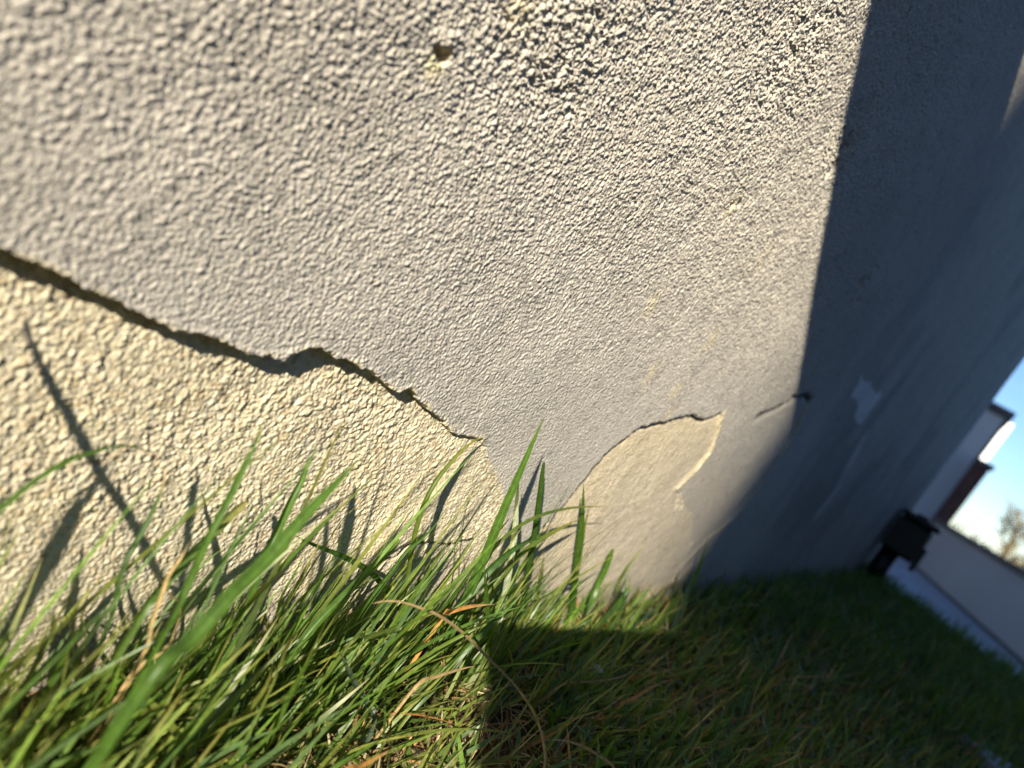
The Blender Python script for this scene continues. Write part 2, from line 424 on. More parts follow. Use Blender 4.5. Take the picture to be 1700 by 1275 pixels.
# ---- single blades: label, width in mm, colour, points tip first
BLADES = [
 ('tall pointed green blade, the highest in front of the grey tongue of plaster', 3.78, 'g', [(0.2978,-0.022, 0.1452),(0.2989,-0.0242, 0.129),(0.3023,-0.0263, 0.1065),(0.3047,-0.0285, 0.088),(0.307,-0.0307, 0.0706),(0.3096,-0.0328, 0.0502),(0.3139,-0.035, 0.0234)]),
 ('slim dark green blade with a squared tip standing just right of the tallest blade', 3.08, 'd', [(0.341,-0.012, 0.1179),(0.3571,-0.0135, 0.096),(0.3703,-0.015, 0.0771),(0.3896,-0.0165, 0.048),(0.4059,-0.018, 0.021)]),
 ('folded blade with its sunlit highlight painted in white, between the tallest and the slim dark blade', 3.0, 'w', [(0.3183,-0.016, 0.1105),(0.3284,-0.0172, 0.0965),(0.3429,-0.0184, 0.0788),(0.356,-0.0196, 0.0596),(0.3727,-0.0208, 0.0346),(0.3797,-0.026, 0.0121)]),
 ('stiff green blade rising to the foot of the right hand crack', 3.89, 'g', [(0.3977,-0.012, 0.1098),(0.417,-0.013, 0.0909),(0.4373,-0.014, 0.069),(0.4587,-0.015, 0.045),(0.489,-0.016, 0.013)]),
 ('thin yellow blade bowing over to the right across the pale patch', 1.59, 'y', [(0.4328,-0.02, 0.1008),(0.4044,-0.0207, 0.0999),(0.382,-0.0214, 0.0981),(0.3602,-0.0221, 0.0944),(0.3423,-0.0229, 0.0888),(0.3306,-0.0236, 0.0815),(0.3225,-0.0243, 0.0712),(0.3226,-0.025, 0.0584)]),
 ('broad dark green blade arching to the right below the tallest blade', 3.28, 'd', [(0.3531,-0.03, 0.0827),(0.3349,-0.031, 0.0796),(0.323,-0.032, 0.0727),(0.3144,-0.033, 0.0632),(0.3095,-0.034, 0.0501),(0.3052,-0.035, 0.0393),(0.3082,-0.036, 0.0231)]),
 ('arched blade with a yellow tip touching the foot of the stiff upright blade', 2.71, 'y', [(0.4126,-0.016, 0.0879),(0.3977,-0.0173, 0.0833),(0.3808,-0.0187, 0.0768),(0.3666,-0.02, 0.0691),(0.3547,-0.0213, 0.0569),(0.3484,-0.0227, 0.0396),(0.3452,-0.024, 0.0225)]),
 ('curved green blade with a withered brown tip hooked over the end of the main crack', 1.91, 'y', [(0.2962,-0.0015, 0.1208),(0.2853,-0.0036, 0.1173),(0.2781,-0.0056, 0.1118),(0.272,-0.0077, 0.104),(0.2676,-0.0097, 0.0949),(0.2665,-0.0118, 0.0846),(0.2679,-0.0138, 0.0745),(0.2707,-0.0159, 0.0642),(0.2831,-0.0179, 0.0393),(0.2942,-0.02, 0.0125)]),
 ('wide blurred green blade leaning across the left part of the wall, the broadest of all', 3.7, 'g', [(0.1724,-0.045, 0.1201),(0.1638,-0.05, 0.1149),(0.1529,-0.055, 0.1041),(0.1434,-0.06, 0.0929),(0.1333,-0.065, 0.0865),(0.1244,-0.07, 0.0764),(0.1134,-0.075, 0.0679)]),
 ('dark green blade falling from left to right across the cream plaster', 2.35, 'd', [(0.2015,-0.012, 0.0669),(0.2111,-0.013, 0.0638),(0.2281,-0.014, 0.0593),(0.2457,-0.015, 0.0536),(0.2623,-0.016, 0.0456),(0.2887,-0.017, 0.029),(0.3124,-0.018, 0.0125)]),
 ('long narrow green blade with the highest tip left of the broad leaning blade', 1.59, 'g', [(0.1433,-0.03, 0.1236),(0.1438,-0.0325, 0.1146),(0.1427,-0.035, 0.1054),(0.1414,-0.0375, 0.0952),(0.1394,-0.04, 0.0851),(0.1388,-0.0425, 0.0708),(0.1385,-0.045, 0.0575)]),
 ('green blade running close beside the long narrow one, slightly lower', 1.63, 'g', [(0.1484,-0.026, 0.1099),(0.1474,-0.0288, 0.1005),(0.1461,-0.0316, 0.0923),(0.1442,-0.0344, 0.0843),(0.1438,-0.0372, 0.0719),(0.1429,-0.04, 0.0573)]),
 ('blade with an orange tip whose shadow stands right beside it on the cream plaster', 1.5, 'o', [(0.143,-0.004, 0.0845),(0.1423,-0.0075, 0.078),(0.1402,-0.011, 0.0734),(0.138,-0.0145, 0.0678),(0.1352,-0.018, 0.0613),(0.1346,-0.0215, 0.0526),(0.1361,-0.025, 0.0381)]),
 ('arched green blade bending right at the far left of the wall', 1.38, 'g', [(0.1332,-0.006, 0.092),(0.1253,-0.0093, 0.0949),(0.1171,-0.0127, 0.0959),(0.1095,-0.016, 0.0951),(0.1031,-0.0193, 0.0941),(0.0967,-0.0227, 0.0908),(0.0916,-0.026, 0.0871),(0.0863,-0.0293, 0.0812),(0.0822,-0.0327, 0.073),(0.0804,-0.036, 0.0627)]),
 ('short wide blade cut off square with a yellow end, left of the broad leaning blade', 2.75, 'p', [(0.1777,-0.006, 0.0766),(0.1701,-0.0108, 0.0737),(0.1626,-0.0156, 0.0693),(0.1549,-0.0204, 0.0643),(0.1466,-0.0252, 0.0551),(0.1407,-0.03, 0.0466)]),
 ('green blade standing steep behind the broad leaning blade', 2.3, 'g', [(0.1843,-0.016, 0.1079),(0.1817,-0.0183, 0.1025),(0.181,-0.0207, 0.0958),(0.1793,-0.023, 0.0884),(0.1787,-0.0253, 0.0772),(0.1767,-0.0277, 0.0687),(0.1782,-0.03, 0.0537)]),
 ('stubby blade with a rounded tip in front of the horizontal hairline crack', 2.72, 'g', [(0.2528,-0.02, 0.0718),(0.2463,-0.022, 0.0656),(0.2392,-0.024, 0.0578),(0.2308,-0.026, 0.0473),(0.2226,-0.028, 0.0373),(0.2168,-0.03, 0.0245)]),
 ('thin blade slanting up to the yellow streak in the cream plaster', 1.61, 'g', [(0.2776,-0.016, 0.0905),(0.2746,-0.0173, 0.0784),(0.2693,-0.0187, 0.0714),(0.262,-0.02, 0.0657),(0.2579,-0.0213, 0.0535),(0.2531,-0.0227, 0.0399),(0.2511,-0.024, 0.0279)]),
 ('twin bladed tuft leaf with a rounded tip on the pale right patch', 4.49, 'g', [(0.5067,-0.01, 0.0606),(0.5139,-0.0108, 0.0458),(0.5186,-0.0115, 0.0295),(0.5115,-0.0173, 0.0152),(0.4741,-0.035, 0.0122)]),
 ('lone slanting blade with a blunt tip in front of the orange scar', 3.97, 'g', [(0.5604,-0.02, 0.0336),(0.5524,-0.022, 0.0204),(0.5167,-0.031, 0.017),(0.482,-0.041, 0.0129)]),
 ('blade with a dewdrop at its tip near the shaded foot of the wall', 3.28, 'g', [(0.6285,-0.03, 0.0298),(0.6053,-0.0333, 0.0201),(0.5635,-0.0407, 0.0165),(0.5263,-0.048, 0.0124)]),
 ('slender green blade rising alone against the dark shadow edge', 3.58, 'g', [(0.6957,-0.012, 0.0774),(0.7215,-0.0125, 0.051),(0.7374,-0.013, 0.0254),(0.6689,-0.0355, 0.0159),(0.6121,-0.053, 0.0132)]),
 ('hair thin curved blade left of the orange scar', 1.95, 'y', [(0.5824,-0.004, 0.0613),(0.5762,-0.0045, 0.0489),(0.573,-0.005, 0.0354),(0.5782,-0.0055, 0.0191),(0.5508,-0.021, 0.0126)]),
 ('green blade crossing from the sunlit grass up into the light above the shadow line', 2.83, 'g', [(0.3258,-0.05, 0.0658),(0.3182,-0.051, 0.0563),(0.309,-0.052, 0.0463),(0.3006,-0.053, 0.0366),(0.2942,-0.054, 0.0262),(0.2801,-0.057, 0.0126)]),
 ('upright blade standing in front of the broad dark arching one', 2.45, 'g', [(0.2945,-0.04, 0.0724),(0.3094,-0.04, 0.058),(0.3261,-0.04, 0.0419),(0.348,-0.04, 0.0197)]),
 ('yellow green blade lying nearly flat across the lit grass', 1.46, 'y', [(0.2729,-0.045, 0.0526),(0.2633,-0.046, 0.0516),(0.2516,-0.047, 0.05),(0.239,-0.048, 0.0481),(0.2268,-0.049, 0.0467),(0.2172,-0.05, 0.0453)]),
 ('grey green blade lying the other way, tip towards the lower right', 2.15, 'b', [(0.2139,-0.05, 0.0423),(0.2213,-0.0513, 0.0356),(0.232,-0.0525, 0.0259),(0.2449,-0.0537, 0.0152),(0.2471,-0.06, 0.0121)]),
 ('pointed dark blade poking up at the edge of the shadow', 3.58, 'd', [(0.4129,-0.036, 0.0343),(0.4059,-0.0373, 0.026),(0.3987,-0.0387, 0.0175),(0.377,-0.046, 0.0127)]),
 ('thin blade standing right of the stiff upright blade', 1.62, 'y', [(0.4313,-0.008, 0.0956),(0.4411,-0.009, 0.0797),(0.4564,-0.01, 0.0612),(0.4772,-0.011, 0.0361),(0.4952,-0.012, 0.0146)]),
 ('yellowish stub of a blade on the pale right patch below the arching tips', 2.41, 'y', [(0.4196,-0.006, 0.0526),(0.4311,-0.0067, 0.0366),(0.4427,-0.0073, 0.0218),(0.4365,-0.017, 0.0129)]),
]
DRY = [
 ('long tan stalk looping down from the lit grass into the shadow', 1.4, 't', [(0.2081,-0.055, 0.0695),(0.2126,-0.0564, 0.0715),(0.2207,-0.0577, 0.0715),(0.2328,-0.0591, 0.0689),(0.246,-0.0605, 0.0652),(0.27,-0.0618, 0.0549),(0.3024,-0.0632, 0.0383),(0.3419,-0.0645, 0.018),(0.3433,-0.0789, 0.0157),(0.337,-0.0903, 0.0155),(0.331,-0.0986, 0.0141),(0.3207,-0.108, 0.012)]),
 ('bright orange dry tip lying level above the lit grass', 1.97, 'o', [(0.3224,-0.042, 0.0503),(0.3067,-0.0425, 0.0511),(0.2938,-0.043, 0.051),(0.2828,-0.0435, 0.0495),(0.2795,-0.044, 0.0475)]),
 ('brown dry stem bent at a knee in the left grass', 1.07, 't', [(0.1429,-0.03, 0.0764),(0.1412,-0.032, 0.0712),(0.1387,-0.034, 0.0672),(0.1385,-0.036, 0.061),(0.1387,-0.038, 0.0526),(0.1401,-0.04, 0.0416)]),
 ('short brown stem crossing the bent one', 1.13, 't', [(0.1326,-0.026, 0.0709),(0.1408,-0.0273, 0.0617),(0.1469,-0.0287, 0.0556),(0.1551,-0.03, 0.0453)]),
 ('dry brown stem leaning out to the right low in the left grass', 1.5, 't', [(0.1527,-0.035, 0.0426),(0.15,-0.0353, 0.0372),(0.1457,-0.0357, 0.0334),(0.1433,-0.036, 0.0257)]),
 ('dead tan blade stretched level through the shaded grass', 1.48, 't', [(0.4954,-0.076, 0.0241),(0.46,-0.0815, 0.022),(0.4439,-0.082, 0.0195),(0.4219,-0.0775, 0.016),(0.3935,-0.071, 0.0129)]),
 ('orange dead blade slanting in the shaded grass', 2.16, 'o', [(0.4823,-0.098, 0.0256),(0.4558,-0.0967, 0.0211),(0.4383,-0.0963, 0.0172),(0.4281,-0.095, 0.0135)]),
 ('flat tan straw lying above the lit soil', 1.56, 't', [(0.3031,-0.06, 0.0306),(0.2874,-0.0607, 0.0313),(0.2698,-0.0613, 0.0305),(0.2588,-0.062, 0.0282)]),
 ('orange straw at the bottom edge of the lit grass', 1.64, 'o', [(0.2264,-0.085, 0.0271),(0.2157,-0.0867, 0.0282),(0.2051,-0.0883, 0.0285),(0.1952,-0.09, 0.0287)]),
 ('tan straw curving along the bottom of the shaded grass', 1.46, 't', [(0.3143,-0.103, 0.0255),(0.3361,-0.1053, 0.0212),(0.3494,-0.1105, 0.019),(0.3612,-0.1178, 0.0161),(0.366,-0.125, 0.0135)]),
]

# ------------------------------------------------------------------ the house wall, modelled to the grain
XW = 2.28            # far end of the wall
NJ = 760


def wall_profile(x, z):
    """relief of the render (metres, + is outwards), share of exposed base coat, and paint colour"""
    f4 = np.float32
    wx = x + 0.0006*(vnoise(x/0.0028, z/0.0028, 31)-.5) + 0.0014*(vnoise(x/0.009, z/0.009, 33)-.5)
    wz = z + 0.0006*(vnoise(x/0.0028, z/0.0028, 32)-.5) + 0.0014*(vnoise(x/0.009, z/0.009, 34)-.5)
    # finish coat: close packed rounded grains
    g1 = cells(wx, wz, 0.00215, 1, 0.16, 0.56, 0.8)
    g2 = cells(wx+.3, wz+.1, 0.00150, 7, 0.25, 0.60, 0.8)
    grit = fbm(x/0.0016, z/0.0016, 43, 3, .6)
    lo = fbm(x/0.012, z/0.012, 41, 3)
    amp = (0.30 + 0.62*sstep(0.10, 0.30, z) * (1-0.45*sstep(0.45, 0.9, x)))*(1-.25*sstep(.22, .45, x)*sstep(.30, .15, z))
    rough = np.zeros_like(x)
    for (rx, rz, rr) in ((0.3565, 0.36, .035), (0.33, 0.395, .03), (0.474, 0.370, .02), (0.678, 0.342, .02), (0.2, 0.275, .03)):
        rough = np.maximum(rough, np.exp(-((x-rx)**2+(z-rz)**2)/rr**2))
    amp = amp*(1+0.7*rough)
    pitn = sstep(0.60, 0.78, vnoise(x/0.0042, z/0.0042, 51)) * (0.25+0.9*rough+0.35*sstep(.2, .3, z))
    hf = amp*(0.00085*g1 + 0.00055*g2 + 0.00085*grit + 0.0009*lo - 0.0006*pitn*(1-g1)) + 0.0012*fbm(x/0.05, z/0.05, 61, 2)

    # edge wander
    jx = x + 0.0026*(fbm(x/0.005, z/0.005, 71, 4, .6)) ; jz = z + 0.0036*(fbm(x/0.005, z/0.005, 73, 4, .6))
    inL = inside(jx, jz, PATCH_L_FULL)
    dL, pL = line_dist(jx, jz, EDGE_L)
    dLa, _ = line_dist(jx, jz, PATCH_L_FULL, True)
    inR = inside(jx, jz, PATCH_R)
    dR, pR = line_dist(jx, jz, CRACK_R)
    dRa, _ = line_dist(jx, jz, PATCH_R, True)
    sL = np.where(inL, dLa, -dLa); sR = np.where(inR, dRa, -dRa)
    mL = sstep(-0.00025, 0.00035, sL); mR = sstep(-0.0002, 0.0003, sR)

    # base coat: clods dragged upwards by the float
    an = 0.30
    u = x*math.cos(an) - z*math.sin(an); v = x*math.sin(an) + z*math.cos(an)
    uu = u + 0.0018*(vnoise(x/0.004, z/0.004, 81)-.5); vv = v + 0.004*(vnoise(x/0.006, z/0.006, 82)-.5)
    c1 = cells(uu, vv*0.8, 0.0024, 91, 0.2, 0.62, 0.8)
    c2 = cells(wx+2, wz, 0.0014, 95, 0.25, 0.62, 0.9)
    st = fbm(uu/0.0045, vv/0.014, 101, 4)
    calm = sstep(0.075, 0.02, z)*0.45
    hb = (1-calm)*(0.00062*c1 + 0.00048*c2 + 0.0005*st + 0.0009*fbm(x/0.0018, z/0.0022, 45, 3, .6)) + 0.0011*fbm(u/0.03, v/0.05, 111, 2)
    dD, _ = line_dist(x+.004*(vnoise(x/.01, z/.01, 191)-.5), z, RIDGE_D)
    trow = np.exp(-(dD/.010)**2)
    hb = hb*(1-.7*trow)*(.58+.5*vnoise(x/.018, z/.022, 193))
    hr = 0.00012*cells(wx+1, wz, 0.0021, 121, .4, .8) + 0.0006*fbm(x/0.004, z/0.005, 125, 3) + 0.0012*fbm(x/0.03, z/0.03, 131, 2)

    tau = np.interp(x, [0.05, 0.12, 0.18, 0.24, 0.275, 0.30, 0.31, 0.34], [0.0092, 0.0064, 0.0060, 0.0042, 0.0026, 0.0014, 0.0004, 0.0002])
    tau = tau*(1+(0.5*vnoise(x/0.008, z*0, 141)-.2)*np.exp(-dL/.005))
    # the scarp relaxes back towards flush lower down the patch
    tau = tau*(0.45+0.55*np.exp(-np.clip(dL-.004, 0, 1)/0.05))
    h = hf*(1-np.maximum(mL, mR)) + mL*(hb - tau) + mR*(1-mL)*(hr - 0.0004 - 0.0018*np.exp(-dR/0.02)*sstep(0, .06, pR))
    lip = np.exp(-((sL+0.0012)/0.0011)**2)*(sL < 0)*(dL < .004)
    h = h + 0.00035*lip*np.clip(tau/0.003, 0, 1)
    # cracks
    def groove(pts, w, dep, wob=0.0007, sd=5):
        gx = x + wob*(vnoise(x/0.0035, z/0.0035, sd)-.5)*2.4; gz = z + wob*(vnoise(x/0.0035, z/0.0035, sd+1)-.5)*2.4
        d, p = line_dist(gx, gz, pts)
        wv = w*(0.55+0.9*vnoise(p*14+sd, p*0, sd+2))
        return -dep*np.exp(-(d/wv)**2)*sstep(0, .04, p)*(1-sstep(.97, 1, p)), d, p
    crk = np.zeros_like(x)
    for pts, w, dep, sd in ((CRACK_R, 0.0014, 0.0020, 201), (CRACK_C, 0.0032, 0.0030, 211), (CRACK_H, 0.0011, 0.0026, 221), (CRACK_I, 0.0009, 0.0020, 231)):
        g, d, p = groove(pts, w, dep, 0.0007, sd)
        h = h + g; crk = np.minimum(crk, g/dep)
    # scars and joints standing proud
    rid = np.zeros_like(x)
    for pts, w, hh, sd in ((RIDGE_A, 0.0032, 0.0010, 301), (RIDGE_B, 0.0060, 0.0016, 311), (RIDGE_C, 0.0045, 0.0018, 321), (RIDGE_D, 0.0045, 0.0010, 331), (RIDGE_E, 0.0032, 0.0007, 341)):
        d, p = line_dist(x+0.003*(vnoise(x/.008, z/.008, sd)-.5), z, pts)
        e = np.exp(-(d/w)**2)*(0.55+0.9*vnoise(p*9, p*0, sd))
        h = h + hh*e; rid = np.maximum(rid, np.clip(e, 0, 1)*(1.0 if sd < 330 else .6))
    # the broken pocket near the top
    hx, hz = 0.1604, 0.2420
    px = (x-hx)+0.0016*(vnoise(x/.003, z/.003, 401)-.5); pz = (z-hz)+0.0016*(vnoise(x/.003, z/.003, 402)-.5)
    hole = np.exp(-(np.hypot(px*0.8, pz*1.5)/0.0030)**4)
    h = h - 0.0042*hole + 0.0013*np.exp(-(np.hypot(px+.001, pz-.0045)/0.0035)**2)
    for (qx, qz, q) in ((0.474, 0.3705, .0048), (0.480, 0.360, .0034), (0.4765, 0.353, .0026), (0.3854, 0.289, .0018), (0.392, 0.293, .0018), (0.678, 0.342, .005), (0.70, 0.33, .004)):
        h = h - 0.0034*np.exp(-(np.hypot(x-qx+.002*(vnoise(x/.002, z/.002, 7)-.5), z-qz)/q)**2)
    # dimples in the pale patch
    for k in range(5):
        h = h - 0.0012*np.exp(-(np.hypot(x-(0.592+.006*k), z-(0.110-.006*k+.012*(k > 2)))/0.0028)**2)

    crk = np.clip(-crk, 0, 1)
    # ---- paint
    grey = np.array([0.478, 0.442, 0.396]); cream = np.array([0.585, 0.515, 0.375]); pale = np.array([0.600, 0.510, 0.365])
    yel = np.array([0.640, 0.540, 0.330]); orng = np.array([0.600, 0.440, 0.270])
    # the grey wash faded to a warmer tone higher up
    warm = sstep(0.14, 0.30, z)[..., None]
    col = grey*(1-warm) + np.array([0.492, 0.450, 0.388])*warm
    mott = (fbm(x/0.03, z/0.03, 501, 4))[..., None]
    col = col*(1+0.16*mott)
    mLc = sstep(-0.0008, 0.0012, sL)[..., None]; mRc = sstep(-0.0008, 0.003, sR)[..., None]
    cr_ = cream*(1+0.22*(fbm(x/0.02, z/0.03, 511, 4))[..., None])
    dirt = sstep(0.10, 0.0, z+0.03*fbm(x/.02, z/.02, 521, 3)*2)[..., None]
    cr_ = cr_*(1-0.45*dirt) + np.array([0.50, 0.44, 0.37])*0.45*dirt
    yb = (sstep(0.05, 0.2, fbm(x/0.012, z/0.016, 531, 3)))[..., None]
    cr_ = cr_*(1-0.25*yb) + yel*0.25*yb
    greyfleck = (sstep(0.12, 0.24, fbm(x/0.016, z/0.016, 541, 3))*sstep(.09, .02, z))[..., None]
    cr_ = cr_*(1-0.5*greyfleck) + np.array([0.40, 0.36, 0.36])*0.5*greyfleck
    fl = (sstep(.70, .82, vnoise(x/.0016, z/.0016, 561)))[..., None]*.45
    cr_ = cr_*(1-fl) + np.array([.34, .22, .11])*fl
    fl = (sstep(.72, .84, vnoise(x/.0014, z/.0014, 563)))[..., None]*.4
    cr_ = cr_*(1-fl) + np.array([.68, .64, .56])*fl
    col = col*(1-mLc) + cr_*mLc
    lc = (np.exp(-((sL+.0006)/.0010)**2)*sstep(.48, .62, vnoise(x/.005, z/.005, 565))*(dL < .004))[..., None]*.8
    col = col*(1-lc) + cream*1.15*lc
    st_ = (fbm(x/.05, z/.12, 567, 4)*sstep(.1, .2, z))[..., None]
    col = col*(1+.14*st_*(1-mLc))
    pr = pale*(1+0.15*(fbm(x/0.03, z/0.03, 551, 3))[..., None])
    fade = np.clip(.25+.75*np.exp(-np.clip(dR-.01, 0, 1)/.05) + .5*fbm(x/.03, z/.04, 555, 3), 0, 1)[..., None]
    pr = pr*fade + (pr*.45+col*.55)*(1-fade)
    col = col*(1-mRc) + pr*mRc
    # right of the scar and down to the grass the wash is thin and warm
    w3 = (sstep(.50, .60, x)*sstep(.20, .10, z)*(1-mR))[..., None]
    col = col*(1-.5*w3) + np.array([.46, .405, .33])*.5*w3
    rc = (np.clip(rid*1.2, 0, 1))[..., None]
    warmr = sstep(.10, .0, z)[..., None]
    col = col*(1-rc*.6) + (yel*(1-warmr)+orng*warmr)*rc*.6
    for (qx, qz) in SPECKS:
        e = np.exp(-(np.hypot(x-qx+.006*(vnoise(x/.004, z/.004, 9)-.5), (z-qz)*.6)/0.0045)**2)[..., None]*.6
        col = col*(1-e) + yel*e
    e = (np.exp(-(np.hypot(px+.0012, pz+.0042)/0.0036)**2))[..., None]
    col = col*(1-.8*e) + np.array([.60, .54, .30])*.8*e
    e = (hole)[..., None]
    col = col*(1-.7*e) + np.array([.42, .33, .16])*.7*e
    ins = inside(x+.012*(vnoise(x/.03, z/.012, 12)-.5), z+.012*(vnoise(x/.02, z/.012, 13)-.5), SCUFF)[..., None]*.95
    col = col*(1-ins) + np.array([.86, .84, .82])*ins
    d, p = line_dist(x, z+.004*(vnoise(x/.02, z/.02, 14)-.5), STREAK)
    e = (np.exp(-(d/.012)**2)*.95*(.5+.5*vnoise(p*8, p*0, 15)))[..., None]
    col = col*(1-e) + np.array([.85, .82, .78])*e
    # rising damp and splash grime at the foot of the far stretch, dark weathering specks
    gr = (sstep(.8, 1.1, x)*sstep(.42, .1, z+.16*fbm(x/.08, z/.12, 561, 4)))[..., None]
    col = col*(1-.35*gr)
    wv = (sstep(.05, .22, fbm(x/.10, z/.16, 571, 4))*sstep(.7, 1., x))[..., None]
    col = col*(1-.18*wv)
    spl = (sstep(.030, -.004, z + .022*fbm(x/.010, z/.010, 581, 4)) * (.35+.65*sstep(-.1, .15, fbm(x/.02, z/.02, 585, 3))))[..., None]
    col = col*(1-.62*spl) + np.array([.17, .125, .075])*.62*spl
    alg = (sstep(.05, .0, z+.03*fbm(x/.04, z/.03, 591, 3))*sstep(.0, .2, fbm(x/.06, z/.05, 595, 3)))[..., None]
    col = col*(1-.3*alg) + np.array([.20, .22, .10])*.3*alg
    drk = (sstep(.20, .30, fbm(x/.005, z/.005, 601, 3)))[..., None]
    col = col*(1-.22*drk)
    col = col*(1-.85*crk[..., None])  # crack grooves painted darker, standing in for the shade inside them
    return h, np.maximum(mL, mR), np.clip(col, 0, 1)


PATCH_L_FULL = [(-0.10, 0.150), (0.0, 0.143)] + PATCH_L + [(0.53, -.2), (-0.10, -.2)]
PATCH_L_FULL = [p for i, p in enumerate(PATCH_L_FULL)]
EDGE_L = [(-0.10, 0.150), (0.0, 0.143)] + EDGE_L

house_wall = empty('rendered_wall', (0, 0, 0))
tag(house_wall, 'rough grey rendered house wall with broken plaster showing cream beneath', 'wall')

# columns close together near the broken plaster, wider towards the far end
dens = lambda s: 0.00032 + 0.0006*np.clip(s-0.08, 0, 9) + 0.03*np.clip(s-.85, 0, 9)
xs = [0.015]
while xs[-1] < XW:
    xs.append(xs[-1] + float(dens(xs[-1])))
xs[-1] = XW
xs = np.array(xs)
jj = np.linspace(0, 1, NJ)
ztop = 0.225 + 0.62*np.clip(xs, 0, .95) + 0.25*np.clip(xs-.95, 0, 9)
X = np.repeat(xs[:, None], NJ, 1)
Z = -0.045 + (ztop[:, None]+0.045)*jj[None, :]**1.0
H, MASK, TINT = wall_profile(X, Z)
edge = np.minimum(1, np.minimum((1-jj)[None, :]*40, 1))
H = H*edge
V = np.stack([X, -H, Z], -1).reshape(-1, 3)
Q = grid_quads(len(xs), NJ)
m = MASK.reshape(-1)
qm = m[Q].max(1) > 0.5
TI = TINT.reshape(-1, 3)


def sub_mesh(name, sel, mat):
    q = Q[sel]
    used, inv = np.unique(q.ravel(), return_inverse=True)
    me = np_mesh(name, V[used], inv.reshape(-1, 4), TI[used])
    return link(name, me, mat, house_wall)


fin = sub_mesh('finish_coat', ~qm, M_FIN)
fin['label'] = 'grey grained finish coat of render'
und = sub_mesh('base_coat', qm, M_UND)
und['label'] = 'cream base coat exposed where the finish has broken away'
# the rest of the house above and round the corner
up_v, up_f = [], []
HT = 2.7
n = len(xs)
idx = list(range(0, n, 12)) + [n-1]
for i in idx:
    up_v += [(xs[i], 0, ztop[i]), (xs[i], 0, HT)]
for k in range(len(idx)-1):
    a = 2*k
    up_f.append((a, a+2, a+3, a+1))
b = len(up_v)
up_v += [(0.015, 0, -.045), (0.015, 0, .2243), (0.015, 0, HT), (-4, 0, HT), (-4, 0, -.045)]
up_f.append((b+4, b, b+1, b+2, b+3))
b = len(up_v)
up_v += [(XW, 0, -.4), (XW, 5, -.4), (XW, 5, HT), (XW, 0, HT), (-4, 0, HT), (-4, 5, HT), (-4, 5, -.4), (-4, 0, -.4)]
up_f += [(b, b+1, b+2, b+3), (b+3, b+2, b+5, b+4), (b+1, b+6, b+5, b+2), (b+7, b+4, b+5, b+6)]
me = bpy.data.meshes.new('upper_wall'); me.from_pydata(up_v, [], up_f); me.update()
a = me.color_attributes.new('tint', 'FLOAT_COLOR', 'POINT')
a.data.foreach_set('color', np.tile(np.array([.46, .42, .37, 1], np.float32), len(up_v)))
link('upper_wall', me, M_FIN, house_wall)

# ------------------------------------------------------------------ ground
def soil_h(x, y):
    return (0.010*fbm(x/0.05, y/0.05, 601, 4) + 0.006*cells(x, y, 0.010, 611, .4, .9) + 0.003*cells(x, y, 0.004, 621, .4, .9)
            + 0.012*fbm(x/.3, y/.3, 631, 2) - 0.016)


gx = np.concatenate([np.arange(-1.2, 0, .03), np.arange(0, 0.9, .0032), np.arange(.9, 2.22, .012)])
gy = np.concatenate([np.arange(-1.6, -.35, .03), np.arange(-.35, .012, .0036)])
GX, GY = np.meshgrid(gx, gy, indexing='ij')
GZ = soil_h(GX, GY)
drop = sstep(2.14, 2.20, GX)
GZ = GZ - 0.36*drop
sc = np.array([0.075, 0.048, 0.028])*(1+0.9*fbm(GX/.012, GY/.012, 641, 4)[..., None])
gn = sstep(.35, .8, GX)[..., None]
sc = sc*(1-gn*.6) + np.array([.035, .045, .015])*gn*.6
me = np_mesh('lawn', np.stack([GX, GY, GZ], -1).reshape(-1, 3), grid_quads(len(gx), len(gy)), np.clip(sc, .005, 1).reshape(-1, 3))
lawn = tag(link('soil', me, M_SOIL), kind='structure')
g = MB(); g.v = [(-150, -150, -.35), (150, -150, -.35), (150, 150, -.35), (-150, 150, -.35)]; g.f = [(0, 1, 2, 3)]
tag(g.build('path', M_PATH), kind='structure')
# raised garden behind the photographer, down to the path
g = MB(); g.box((-12, -9, -.34), (-1.15, -.0, -.012)); g.box((-1.15, -9, -.34), (1.95, -1.55, -.014))
tag(g.build('ground', M_SOIL), kind='structure')

